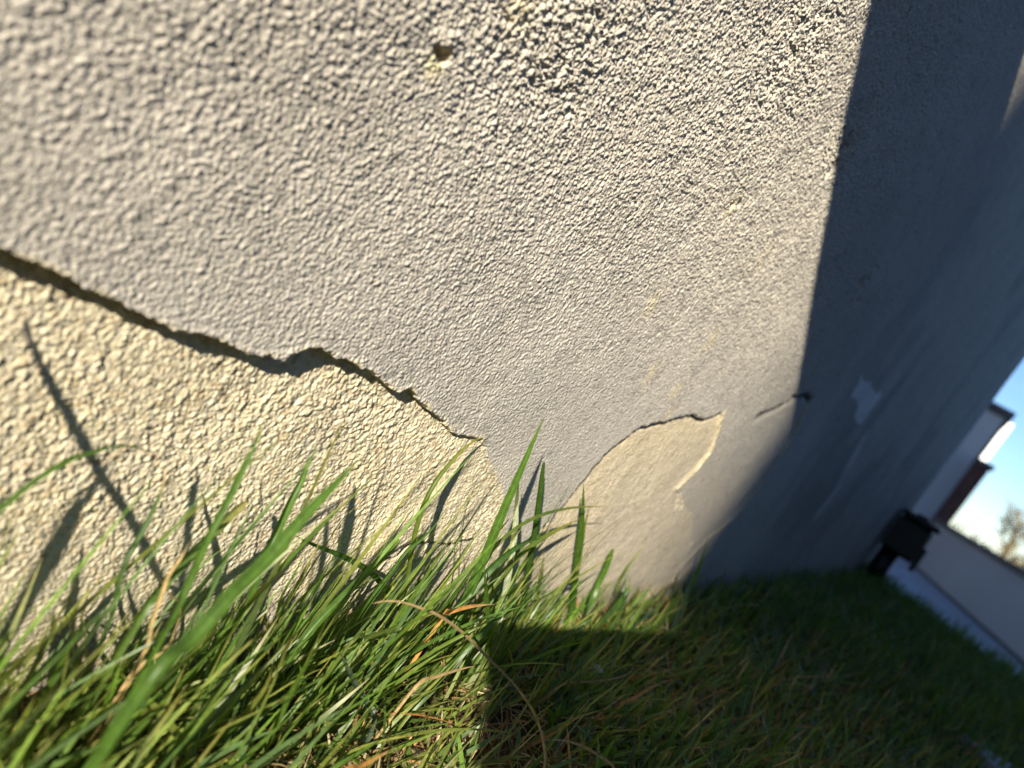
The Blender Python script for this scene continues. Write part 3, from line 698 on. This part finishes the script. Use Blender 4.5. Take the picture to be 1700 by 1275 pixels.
# ------------------------------------------------------------------ grass
def blade_mass(N, xr, yr, Lr, wr, lean, curl, cols, seg=5, z0=None, flat=0.0, dirbias=None, dens_fn=None, tipcol=None, tipamt=.25, clear=.85):
    x = rng.uniform(*xr, N*3); y = rng.uniform(*yr, N*3)
    if dens_fn is not None:
        k = rng.random(N*3) < dens_fn(x, y); x, y = x[k], y[k]
    # a worn bare spot in the lit grass, and thin places elsewhere
    if clear > 0:
        bare = np.maximum(np.exp(-(((x-.215)/.045)**2+((y+.075)/.022)**2)**2), .75*sstep(.56, .66, vnoise(x/.05, y/.04, 77)))
        k = rng.random(len(x)) > clear*bare; x, y = x[k], y[k]
    x, y = x[:N], y[:N]
    n_ = len(x)
    L = rng.uniform(*Lr, n_)*rng.uniform(.6, 1.15, n_); w = rng.uniform(*wr, n_)
    az = rng.uniform(0, 2*np.pi, n_)
    if dirbias is not None:
        az = np.where(rng.random(n_) < dirbias[1], dirbias[0]+rng.normal(0, .6, n_), az)
    th0 = np.abs(rng.normal(lean[0], lean[1], n_)); th1 = rng.normal(curl[0], curl[1], n_)
    if flat > 0:
        k = rng.random(n_) < flat; th0 = np.where(k, rng.uniform(1.1, 1.5, n_), th0); th1 = np.where(k, rng.normal(.1, .25, n_), th1)
    px, py, pz = x.copy(), y.copy(), soil_h(x, y)-.002
    wig = rng.normal(0, .25, n_)
    rot = rng.normal(0, .7, n_)
    P = np.zeros((n_, seg+1, 2, 3)); T = np.zeros((n_, seg+1, 2, 3))
    ci = rng.integers(0, len(cols), n_)
    base = np.array(cols)[ci]*rng.uniform(.7, 1.3, (n_, 1))
    tipc = np.array(tipcol if tipcol is not None else (0.30, 0.26, 0.07))
    hastip = (rng.random(n_) < tipamt)[:, None]
    for s in range(seg+1):
        t = s/seg
        wt = w*(0.75+.5*t*(1-t)*2 if t < 1 else .1)*(1-t**3*.85)
        a2 = az + wig*t
        sx, sy = -np.sin(a2+rot*t), np.cos(a2+rot*t)
        tw = rot*.5
        for e, sg in ((0, -.5), (1, .5)):
            P[:, s, e, 0] = px + sg*wt*sx*np.cos(tw); P[:, s, e, 1] = py + sg*wt*sy*np.cos(tw); P[:, s, e, 2] = pz + sg*wt*np.sin(tw)
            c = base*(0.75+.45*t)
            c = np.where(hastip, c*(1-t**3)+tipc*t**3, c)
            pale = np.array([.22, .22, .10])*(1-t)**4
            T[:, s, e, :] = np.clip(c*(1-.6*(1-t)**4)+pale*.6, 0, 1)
        th = th0 + th1*(t+.5/seg)
        dl = L/seg
        px = px + dl*np.sin(th)*np.cos(a2); py = py + dl*np.sin(th)*np.sin(a2); pz = pz + dl*np.cos(th)
        py = np.minimum(py, -.0012-0.0*t)
        pz = np.maximum(pz, soil_h(px, py)*.6+.001)
    V_ = P.reshape(-1, 3)
    b = (np.arange(n_)*(seg+1)*2)[:, None, None]
    k = np.arange(seg)[None, :, None]*2
    Qd = (b + k + np.array([0, 1, 3, 2])[None, None, :]).reshape(-1, 4)
    return V_, Qd, T.reshape(-1, 3)


def join(parts):
    Vs, Qs, Ts, o = [], [], [], 0
    for v, q, t in parts:
        Vs.append(v); Qs.append(q+o); Ts.append(t); o += len(v)
    return np.concatenate(Vs), np.concatenate(Qs), np.concatenate(Ts)


G_COLS = [(0.090, 0.165, 0.022), (0.110, 0.195, 0.028), (0.140, 0.210, 0.036), (0.070, 0.135, 0.025), (0.175, 0.215, 0.040), (0.095, 0.160, 0.055)]
G_SHADED = [(0.060, 0.130, 0.022), (0.078, 0.155, 0.026), (0.100, 0.165, 0.032), (0.052, 0.110, 0.024), (0.115, 0.165, 0.034), (0.070, 0.130, 0.045)]  # shaded copy of the greens, darker for the lawn in shadow
D_COLS = [(0.36, 0.23, 0.10), (0.42, 0.31, 0.16), (0.28, 0.16, 0.07), (0.50, 0.40, 0.24), (0.34, 0.15, 0.05)]
lit_d = lambda x, y: np.clip(0.25 + 1.2*sstep(.012, .07, -y), 0, 1)
parts = [
    # tall uncut fringe along the foot of the wall, thin so that the plaster shows
    blade_mass(130, (.02, .42), (-.060, -.015), (.035, .070), (.0016, .0032), (.25, .18), (.35, .35), G_COLS, 7, dirbias=(0.0, .6), dens_fn=None),
    blade_mass(90, (.03, .20), (-.085, -.02), (.05, .085), (.0018, .0032), (.35, .18), (.3, .3), G_COLS, 8, dirbias=(0.1, .75)),
    blade_mass(240, (.18, .42), (-.050, -.006), (.055, .105), (.0010, .0024), (.2, .15), (.35, .35), G_COLS, 8, dirbias=(0.1, .6)),
    blade_mass(130, (.04, .25), (-.070, -.010), (.055, .105), (.0010, .0022), (.28, .16), (.35, .3), G_COLS, 8, dirbias=(0.1, .7), tipamt=.4),
    blade_mass(280, (.05, .45), (-.10, -.02), (.035, .075), (.0008, .0018), (.45, .3), (.5, .5), [(.16, .20, .04), (.20, .21, .06), (.12, .19, .03)], 7, dirbias=(0.1, .5), tipamt=.5),
    blade_mass(420, (.40, 1.1), (-.07, -.004), (.025, .055), (.0018, .0034), (.22, .18), (.35, .35), G_COLS, 6, dirbias=(.3, .4)),
    blade_mass(600, (.0, .50), (-.17, -.03), (.022, .050), (.0016, .0034), (.45, .3), (.5, .4), G_COLS, 6, flat=.25, dirbias=(0.0, .5), dens_fn=lit_d),
    # the longest blades of the fringe
    blade_mass(44, (.085, .30), (-.050, -.006), (.105, .150), (.0012, .0028), (.16, .10), (.12, .22), G_COLS, 9, dirbias=(0.0, .75), tipamt=.4, clear=0),
    blade_mass(30, (.27, .43), (-.034, -.005), (.085, .125), (.0012, .0026), (.14, .10), (.12, .22), G_COLS, 9, dirbias=(0.0, .7), tipamt=.4, clear=0),
    # lawn proper
    blade_mass(9000, (.38, 1.25), (-.42, -.01), (.025, .058), (.0017, .0034), (.45, .3), (.5, .4), G_SHADED, 5, flat=.25, dirbias=(-.2, .35), dens_fn=lambda x, y: np.clip(.12 + sstep(.01, .06, -y) + sstep(.7, .9, x), 0, 1)),
    blade_mass(1400, (2.0, 2.18), (-.75, -.005), (.04, .075), (.002, .0036), (.35, .25), (.45, .4), G_SHADED, 4, flat=.05),
    blade_mass(11000, (1.0, 2.18), (-.75, -.005), (.028, .062), (.002, .0036), (.35, .3), (.45, .4), G_SHADED, 4, flat=.1),
    blade_mass(3500, (-.5, .6), (-.6, -.12), (.02, .045), (.0017, .0034), (.5, .3), (.5, .4), G_COLS, 4, flat=.3),
    blade_mass(3500, (-1.1, 2.0), (-1.5, -.4), (.03, .055), (.003, .005), (.5, .3), (.5, .4), G_COLS, 3, flat=.2),
]
v, q, t = join(parts)
tag(link('grass', np_mesh('grass', v, q, t), M_GRASS), 'green lawn grass growing up against the foot of the wall', 'grass', kind='stuff')
parts = [
    blade_mass(4200, (.0, .75), (-.24, -.002), (.012, .045), (.0006, .0016), (1.2, .25), (.1, .4), D_COLS, 5, tipamt=0, clear=0),
    blade_mass(1500, (.0, 1.3), (-.3, -.02), (.03, .06), (.0009, .0018), (.8, .4), (.5, .5), D_COLS, 6, tipamt=0, clear=0),
    blade_mass(900, (.6, 2.0), (-.5, -.01), (.02, .05), (.001, .002), (.9, .4), (.3, .4), D_COLS, 4, tipamt=0),
]
v, q, t = join(parts)
tag(link('thatch', np_mesh('thatch', v, q, t), M_DRY), 'dry brown thatch and dead grass lying between the green blades', 'dead grass', kind='stuff')


def ribbon(P, width, col, tip, tipfrac=.2, fold=.28, sub=4, blunt=False):
    """one grass blade: a tapering strip with a mid rib, through given points (tip first)"""
    P = np.array(P, float)[::-1]
    root = P[0].copy(); root[2] = min(P[0][2], 0)-.004
    dx = P[0]-P[1]; root[:2] = P[0][:2] + np.clip(dx[:2], -.012, .012)*.6
    root[1] = min(root[1], -.003)
    if P[0][2] > .006: P = np.vstack([root, P])
    # Catmull-Rom
    n = len(P); Pe = np.vstack([2*P[0]-P[1], P, 2*P[-1]-P[-2]]); out = []
    for i in range(n-1):
        p0, p1, p2, p3 = Pe[i:i+4]
        for k in range(sub):
            u = k/sub
            out.append(.5*((2*p1)+(-p0+p2)*u+(2*p0-5*p1+4*p2-p3)*u*u+(-p0+3*p1-3*p2+p3)*u**3))
    out.append(P[-1]); C = np.array(out); m = len(C)
    Tn = np.gradient(C, axis=0); Tn /= np.linalg.norm(Tn, axis=1)[:, None]+1e-9
    view = np.array([-.72, -.62, .32])           # blades turn a broad face to the open side, each a little differently
    view = view + rng.normal(0, .22, 3); view /= np.linalg.norm(view)
    S = np.cross(Tn, view); S /= np.linalg.norm(S, axis=1)[:, None]+1e-9
    N = np.cross(S, Tn)
    Vv, Tt = [], []
    for i in range(m):
        t = i/(m-1)
        wd = width*(.7+.3*min(1, t*3))*(1-max(0, (t-.55)/.45)**(5 if blunt else 1.6)*(.55 if blunt else .96))
        rib = .00025*math.sin(i*1.7)
        c = np.array(col)*(.85+.3*t)
        if t > 1-tipfrac: c = c*(1-(t-1+tipfrac)/tipfrac) + np.array(tip)*((t-1+tipfrac)/tipfrac)
        for s_, nn, cc in ((-.5, 0, c), (-.16, -fold*.8, c*.86), (0, -fold, c*1.12), (.16, -fold*.8, c*.86), (.5, 0, c)):
            Vv.append(C[i]+S[i]*wd*s_+N[i]*wd*nn); Tt.append(np.clip(cc, 0, 1))
    Qq = []
    for i in range(m-1):
        for k in range(4):
            a0 = i*5+k
            Qq.append((a0, a0+1, a0+6, a0+5))
    return np.array(Vv), np.array(Qq), np.array(Tt)


HC = {'g': ((.075, .150, .022), (.13, .19, .04)), 'd': ((.045, .100, .018), (.07, .13, .03)), 'y': ((.105, .150, .025), (.30, .26, .05)),
      'p': ((.10, .17, .035), (.42, .38, .14)), 'w': ((.62, .66, .50), (.10, .16, .05)), 'o': ((.06, .11, .03), (.50, .24, .04)),  # 'w': highlight on the folded blade put into its colour
      'b': ((.09, .13, .085), (.11, .14, .09))}
for lab, w, c, P in BLADES:
    v, q, t = ribbon(P, w/1000*1.18, HC[c][0], HC[c][1], .35 if c in 'yp' else .16, blunt=('squared' in lab or 'square' in lab or 'blunt' in lab or 'rounded' in lab))
    tag(link('grass_blade', np_mesh('grass_blade', v, q, t), M_GRASS), lab, 'grass blade', 'single grass blades standing out against the wall')
for lab, w, c, P in DRY:
    col = (.40, .28, .13) if c == 't' else (.50, .25, .07)
    v, q, t = ribbon(P, w/1000, col, (.46, .34, .18), .3, .2)
    tag(link('dry_blade', np_mesh('dry_blade', v, q, t), M_DRY), lab, 'dead grass', 'single dead stalks in the grass')

# two stalks in the sun just left of the picture, their long shadows cross the cream plaster
def upstream(P, k0, k1):
    n = len(P)
    return [tuple(np.array(p) - np.array(SUNDIR)*(k0+(k1-k0)*i/(n-1))) for i, p in enumerate(P)]


S1 = upstream([(0.0700, 0, .1300), (0.0773, 0, .121), (.0839, 0, .1142), (.0994, 0, .0991), (.1181, 0, .0804), (.1372, 0, .0627), (.1607, 0, .0377), (.1736, 0, .0234)], .075, .12)
for lab, P, w in (('tall bent stalk left of the picture whose long shadow crosses the cream plaster', S1, .0024),
                  ('wide blade at the left edge shading the plaster beside the arched blade', upstream([(.1190, 0, .0880), (.1163, 0, .0682), (.1166, 0, .055), (.1169, 0, .0437), (.1172, 0, .0300)], .055, .075), .0026)):
    v, q, t = ribbon(P, w, HC['g'][0], HC['g'][1])
    tag(link('grass_blade', np_mesh('grass_blade', v, q, t), M_GRASS), lab, 'grass blade')

# ------------------------------------------------------------------ small things on the ground
def stone(name, loc, r, mat, label, seed, group=None):
    rs = np.random.default_rng(seed)
    import bmesh
    bm = bmesh.new()
    bmesh.ops.create_icosphere(bm, subdivisions=2, radius=1)
    f = rs.normal(0, 1, (4, 3))
    for v_ in bm.verts:
        k = 1+.14*sum(math.sin(float(np.dot(f[i], v_.co))*1.7+i) for i in range(4))/2
        v_.co = Vector((v_.co.x*r[0]*k, v_.co.y*r[1]*k, v_.co.z*r[2]*k))
    me = bpy.data.meshes.new(name); bm.to_mesh(me); bm.free()
    for p in me.polygons: p.use_smooth = True
    o = link(name, me, mat); o.location = loc
    o.rotation_euler = tuple(rs.uniform(-.4, .4, 3))
    return tag(o, label, 'crumb' if 'crumb' in name else 'pebble', group)


M_PEB = mat_simple('pale_pebble', (.55, .55, .58), .6, .4, 300, .15)
M_PEB2 = mat_simple('brown_pebble', (.32, .24, .17), .8, .2, 300, .25, .4, 900)
stone('pebble', (.470, -.060, .000), (.006, .005, .0045), M_PEB, 'small white pebble in the shaded grass near the foot of the wall', 3)
stone('pebble', (.530, -.050, .000), (.006, .005, .004), M_PEB, 'pale grey pebble in the shaded grass right of the white one', 4)
stone('pebble', (.285, -.070, -.013), (.011, .008, .005), M_PEB2, 'flat brown stone half buried at the edge of the shadow', 5)

# stepping stone at the lower right
import bmesh
def slab(name, cx, cy, sx, sy, th, rz, z, mat):
    bm = bmesh.new()
    bmesh.ops.create_cube(bm, size=1)
    for v_ in bm.verts: v_.co = Vector((v_.co.x*sx, v_.co.y*sy, v_.co.z*th))
    bmesh.ops.bevel(bm, geom=list(bm.edges), offset=.006, segments=2, affect='EDGES')
    bmesh.ops.subdivide_edges(bm, edges=[e for e in bm.edges if e.calc_length() > .05], cuts=4, use_grid_fill=True)
    for v_ in bm.verts:
        v_.co += Vector((random.uniform(-.001, .001), random.uniform(-.001, .001), random.uniform(-.001, .001)))
    me = bpy.data.meshes.new(name); bm.to_mesh(me); bm.free()
    o = link(name, me, mat); o.location = (cx, cy, z); o.rotation_euler = (0.02, .03, rz)
    return o


tag(slab('stepping_stone', 1.03, -.452, .30, .24, .035, .55, -.008, M_SLAB), 'blue grey stepping stone in the lawn at the lower right corner', 'paving slab')

# ------------------------------------------------------------------ black outlet box on its stem, fixed to the far end of the wall
bx = empty('drain_box', (2.06, -.050, -.004))
bx.scale = (.9, .9, .93)
tag(bx, 'black plastic box on a short stem fixed near the far end of the wall', 'drain box')
MB().box((-.05, -.040, .098), (.055, .046, .196), .008).build('housing', M_BLACK, bx)
MB().box((-.056, -.050, .1965), (.061, .0475, .212), .004).build('lid', M_BLACK, bx)
MB().box((-.028, -.016, .207), (.028, .016, .2185), .003).build('knob', M_BLACK, bx)
MB().tube([(0, .018, -.01), (0, .018, .10)], [.024, .024], 14).build('stem', M_BLACK, bx, True)
MB().box((-.03, -.052, .082), (.03, -.0405, .150), .003).build('spout', M_BLACK, bx)

# ------------------------------------------------------------------ neighbours across the path
def at(px, py, D):
    """a point D metres out, given as across/up tangents"""
    return px*D, py*D


# low rendered wall with dark coping: from its far corner it comes back towards the camera on the right
c0 = Vector((10.05, .40)); dv = Vector((-.93, -.3675)).normalized(); Lw = 6.0
low = empty('garden_wall', (c0.x, c0.y, -.35), math.atan2(dv.y, dv.x))
tag(low, 'low grey rendered garden wall with dark coping across the path', 'wall')
w_ = MB().box((0, 0, 0), (Lw, .22, .555))
wo_ = w_.build('wall_body', M_FARW, low)
for k in range(8):
    MB().box((k*Lw/8+.004, -.035, .556), ((k+1)*Lw/8-.004, .255, .612), .008).build('coping_stone', M_COPE, low)
MB().box((0, -.012, 0), (Lw, -.002, .03)).build('plinth', M_COPE, low)

blk = empty('rendered_building', (10.7, .473, -.35), .08)
tag(blk, 'tall flat roofed grey rendered building end with dark coping beyond the wall', 'building')
MB().box((0, 0, 0), (3.0, 3.2, 2.06)).build('wall_body', mat_simple('pale_render', (.46, .43, .41), .9, .2, 1.2, .08, .3, 80), blk)
MB().box((-.05, -.05, 2.062), (3.05, 3.25, 2.17), .01).build('coping', M_COPE, blk)
MB().box((-.012, -.018, 0), (.06, .012, 2.06)).build('corner_trim', M_COPE, blk)

pier = empty('brick_pier', (10.50, .372, -.35), .1)
tag(pier, 'narrow red brick pier with a dark cap beside the tall rendered building', 'pier')
pb = MB(); random.seed(3)
for k in range(19):
    o_ = .0 if k % 2 else .035
    e_ = random.uniform(-.002, .002)
    pb.box((-.07+e_, -.08, k*.074), (.07+e_, -.02+o_-.004, k*.074+.065)); pb.box((-.07-e_, -.02+o_+.004, k*.074), (.07-e_, .08, k*.074+.065))
br = pb.build('brick', M_BRICK, pier); br['kind'] = 'stuff'
MB().box((-.062, -.072, 0), (.062, .072, 1.40)).build('mortar_core', mat_simple('mortar', (.16, .13, .11), .95, .1), pier)
MB().box((-.10, -.11, 1.407), (.10, .11, 1.475), .012).build('cap', M_COPE, pier)
post = MB().box((-.09, -.09, 0), (.09, .09, 3.33), .006).build('white_post', M_WHITE)
post.location = (20.0, .965, -.35); post.rotation_euler = (0, 0, .1)
tag(post, 'sunlit white post rising above the dark cap of the brick pier', 'post')

# dark hedge behind the low wall, and a bare tree
def leaf_blob(name, c, r, N, size, mat, label, cat, seed, parent=None):
    rs = np.random.default_rng(seed)
    k = rs.normal(0, 1, (N, 3)); k /= np.linalg.norm(k, axis=1)[:, None]
    rad = rs.random(N)**.28
    lump = 1+.25*np.sin(k[:, 0]*5+seed)*np.cos(k[:, 1]*4)+.18*np.sin(k[:, 2]*9+k[:, 0]*7)
    P = np.array(c)+k*rad[:, None]*np.array(r)*lump[:, None]
    P = P[P[:, 2] > -.34]
    N = len(P)
    a_ = rs.normal(0, 1, (N, 3)); a_ /= np.linalg.norm(a_, axis=1)[:, None]
    b_ = np.cross(a_, rs.normal(0, 1, (N, 3))); b_ /= np.linalg.norm(b_, axis=1)[:, None]
    s_ = size*rs.uniform(.5, 1.2, (N, 1))
    V_ = np.stack([P-a_*s_, P+b_*s_*.45, P+a_*s_, P-b_*s_*.45], 1).reshape(-1, 3)
    Q_ = np.arange(4*N).reshape(-1, 4)
    o = link(name, np_mesh(name, V_, Q_, None, False), mat, parent)
    if label: tag(o, label, cat)
    return o


hd = empty('hedge', (13.2, -1.55, -.35))
tag(hd, 'dark clipped evergreen hedge behind the low garden wall', 'hedge')
leaf_blob('foliage', (0, 0, .25), (1.3, 1.05, .78), 9000, .06, M_HEDGE, None, None, 5, hd)
MB().tube([(0, 0, 0), (0, 0, .9)], [.05, .03], 7).build('trunk', M_BARK, hd)
bs = empty('bush', (12.6, .10, -.35))
tag(bs, 'low brownish bush just showing over the low wall right of the brick pier', 'bush')
leaf_blob('foliage', (0, 0, .20), (.5, .75, .42), 3500, .04, mat_simple('brown_leaf', (.085, .062, .045), .8, .2, 3, .4), None, None, 9, bs)
MB().tube([(0, 0, 0), (0, 0, .5)], [.03, .02], 7).build('trunk', M_BARK, bs)

tree = empty('bare_tree', (16.0, -.62, -.35))
tag(tree, 'bare tree with fine yellowish twigs at the right edge against the sky', 'tree')
tr = MB(); tw = MB(); rt = random.Random(8)


def branch(p, d_, L, r, depth):
    pts, rad = [p], [r]
    q_ = p
    for k in range(4):
        d_ = (d_ + Vector((rt.gauss(0, .12), rt.gauss(0, .12), rt.gauss(.03, .08)))).normalized()
        q_ = q_ + d_*L/4; pts.append(q_); rad.append(r*(1-.16*(k+1)))
    (tr if depth < 3 else tw).tube([tuple(a_) for a_ in pts], rad, 6 if depth < 2 else 4, False)
    if depth >= 5: return
    for k in range(4 if depth < 4 else 3):
        t_ = rt.uniform(.35, 1.0); base = pts[min(4, int(t_*4))]
        nd = (d_ + Vector((rt.gauss(0, .55), rt.gauss(0, .55), rt.gauss(.15, .35)))).normalized()
        branch(base, nd, L*rt.uniform(.52, .78), max(r*.5, .0045), depth+1)


branch(Vector((0, 0, 0)), Vector((0, 0, 1)), .95, .075, 0)
tr.build('trunk', M_BARK, tree, True)
tw_o = tw.build('twigs', M_TWIG, tree, True)

# ------------------------------------------------------------------ what stands behind the camera and shades the right of the picture
E1 = Vector((.344, -.939, 0))
hs = empty('neighbouring_house', (-.95*4.9+.344*.293, -.337*4.9-.939*.293, 0), math.atan2(-.939, .344))
tag(hs, 'two storey brick house with a gable behind the photographer', 'house')
g = MB()
Wd, Dp, EV, RG = 5.6, 6.0, 6.2, 8.8
g.v = [(0, 0, -.3), (Wd, 0, -.3), (Wd, 0, EV), (Wd/2, 0, RG), (0, 0, EV), (0, -Dp, -.3), (Wd, -Dp, -.3), (Wd, -Dp, EV), (Wd/2, -Dp, RG), (0, -Dp, EV)]
g.f = [(0, 1, 2, 3, 4), (5, 9, 8, 7, 6), (0, 4, 9, 5), (1, 6, 7, 2)]
g.build('wall_body', M_BRICK, hs)
g = MB()
for sx in (0, 1):
    x0 = -.12 if sx == 0 else Wd+.12
    zz = EV-.12*(RG-EV)/(Wd/2)
    n0 = len(g.v)
    g.v += [(x0, .1, zz+.02), (Wd/2, .1, RG+.02), (Wd/2, -Dp-.1, RG+.02), (x0, -Dp-.1, zz+.02), (x0, .1, zz+.16), (Wd/2, .1, RG+.16), (Wd/2, -Dp-.1, RG+.16), (x0, -Dp-.1, zz+.16)]
    g.f += [tuple(n0+i for i in q_) for q_ in ((0, 1, 2, 3), (7, 6, 5, 4), (0, 4, 5, 1), (3, 2, 6, 7), (0, 3, 7, 4))]
g.build('roof', M_COPE, hs)
for (a_, b_) in ((1.0, 1.0), (3.4, 1.0), (1.0, 3.8), (3.4, 3.8)):
    fr = MB().box((a_, .003, b_), (a_+1.2, .05, b_+1.3), .01).build('window', M_WHITE, hs)
    MB().box((a_+.08, .0505, b_+.08), (a_+1.12, .058, b_+1.22)).build('pane', M_BLACK, fr)

# unseen board fence, added to block sky light and darken the shaded wall
fc = empty('sky_block_fence', (-.2, -2.0, -.02))
tag(fc, 'unseen low dark board fence added to dim the light on the shaded house wall', 'fence')
M_BOARD = mat_simple('dark_timber', (.05, .038, .028), .85, .2, 8, .35)
bd = None
for k in range(50):
    if bd is None:
        bd = MB().box((0, 0, .03), (.142, .018, .95), .003).build('board', M_BOARD, fc); o = bd
    else:
        o = bd.copy(); COL.objects.link(o)
    o.location = (k*.148, (k % 2)*.004, random.uniform(-.006, .006))
for z_ in (.2, .5, .78):
    MB().box((0, -.06, z_), (7.4, -.002, z_+.09)).build('rail', M_BOARD, fc)

# the photographer, kneeling, and the phone the picture is taken with
def skin_body(name, joints, edges, mat):
    me = bpy.data.meshes.new(name)
    me.from_pydata([j[0] for j in joints], edges, [])
    o = link(name, me, mat)
    sk = o.modifiers.new('skin', 'SKIN')
    for i, j in enumerate(joints):
        sv = me.skin_vertices[0].data[i]
        r = j[1]; sv.radius = (r, r) if not isinstance(r, tuple) else r
        sv.use_root = (i == 0)
    sb = o.modifiers.new('smooth', 'SUBSURF'); sb.levels = 2; sb.render_levels = 2
    return o


M_JACKET = mat_simple('navy_jacket', (.02, .024, .035), .85, .2, 60, .2)
M_HAIR = mat_simple('brown_hair', (.035, .022, .014), .7, .3, 200, .3)
J = [((-.60, -1.02, .30), .17),    # pelvis
     ((-.52, -.93, .46), .17), ((-.42, -.79, .62), .19),    # spine, chest
     ((-.24, -.50, .745), .085), ((-.2105, -.272, .749), .145), ((-.136, -.316, .872), .168), ((-.124, -.304, .945), .14),  # neck, head
     ((-.45, -.60, .62), .075), ((-.345, -.49, .40), .052), ((-.16, -.36, .225), .036), ((-.075, -.300, .200), .030),  # near arm
     ((-.27, -.87, .62), .075), ((-.16, -.66, .40), .052), ((-.06, -.44, .25), .036), ((-.035, -.355, .235), .030),  # other arm
     ((-.64, -.86, .27), .11), ((-.40, -.66, .16), .078), ((-.78, -.74, .07), .06), ((-.94, -.78, .05), .045),   # leg kneeling
     ((-.43, -1.12, .28), .11), ((-.16, -.85, .20), .080), ((-.40, -1.17, .07), .06), ((-.56, -1.27, .05), .045)]
Ed = [(0, 1), (1, 2), (2, 3), (3, 4), (4, 5), (5, 6), (2, 7), (7, 8), (8, 9), (9, 10), (2, 11), (11, 12), (12, 13), (13, 14),
      (0, 15), (15, 16), (16, 17), (17, 18), (0, 19), (19, 20), (20, 21), (21, 22)]
body = skin_body('person', J, Ed, M_JACKET)
tag(body, 'person in a dark jacket kneeling behind the camera, both hands on a phone', 'person')
ph = empty('phone', (0, 0, 0))
ph.matrix_world = mw
tag(ph, 'black phone held sideways behind the picture', 'phone')
MB().box((-.030, -.066, .0045), (.130, .016, .0125), .003).build('case', M_BLACK, ph)
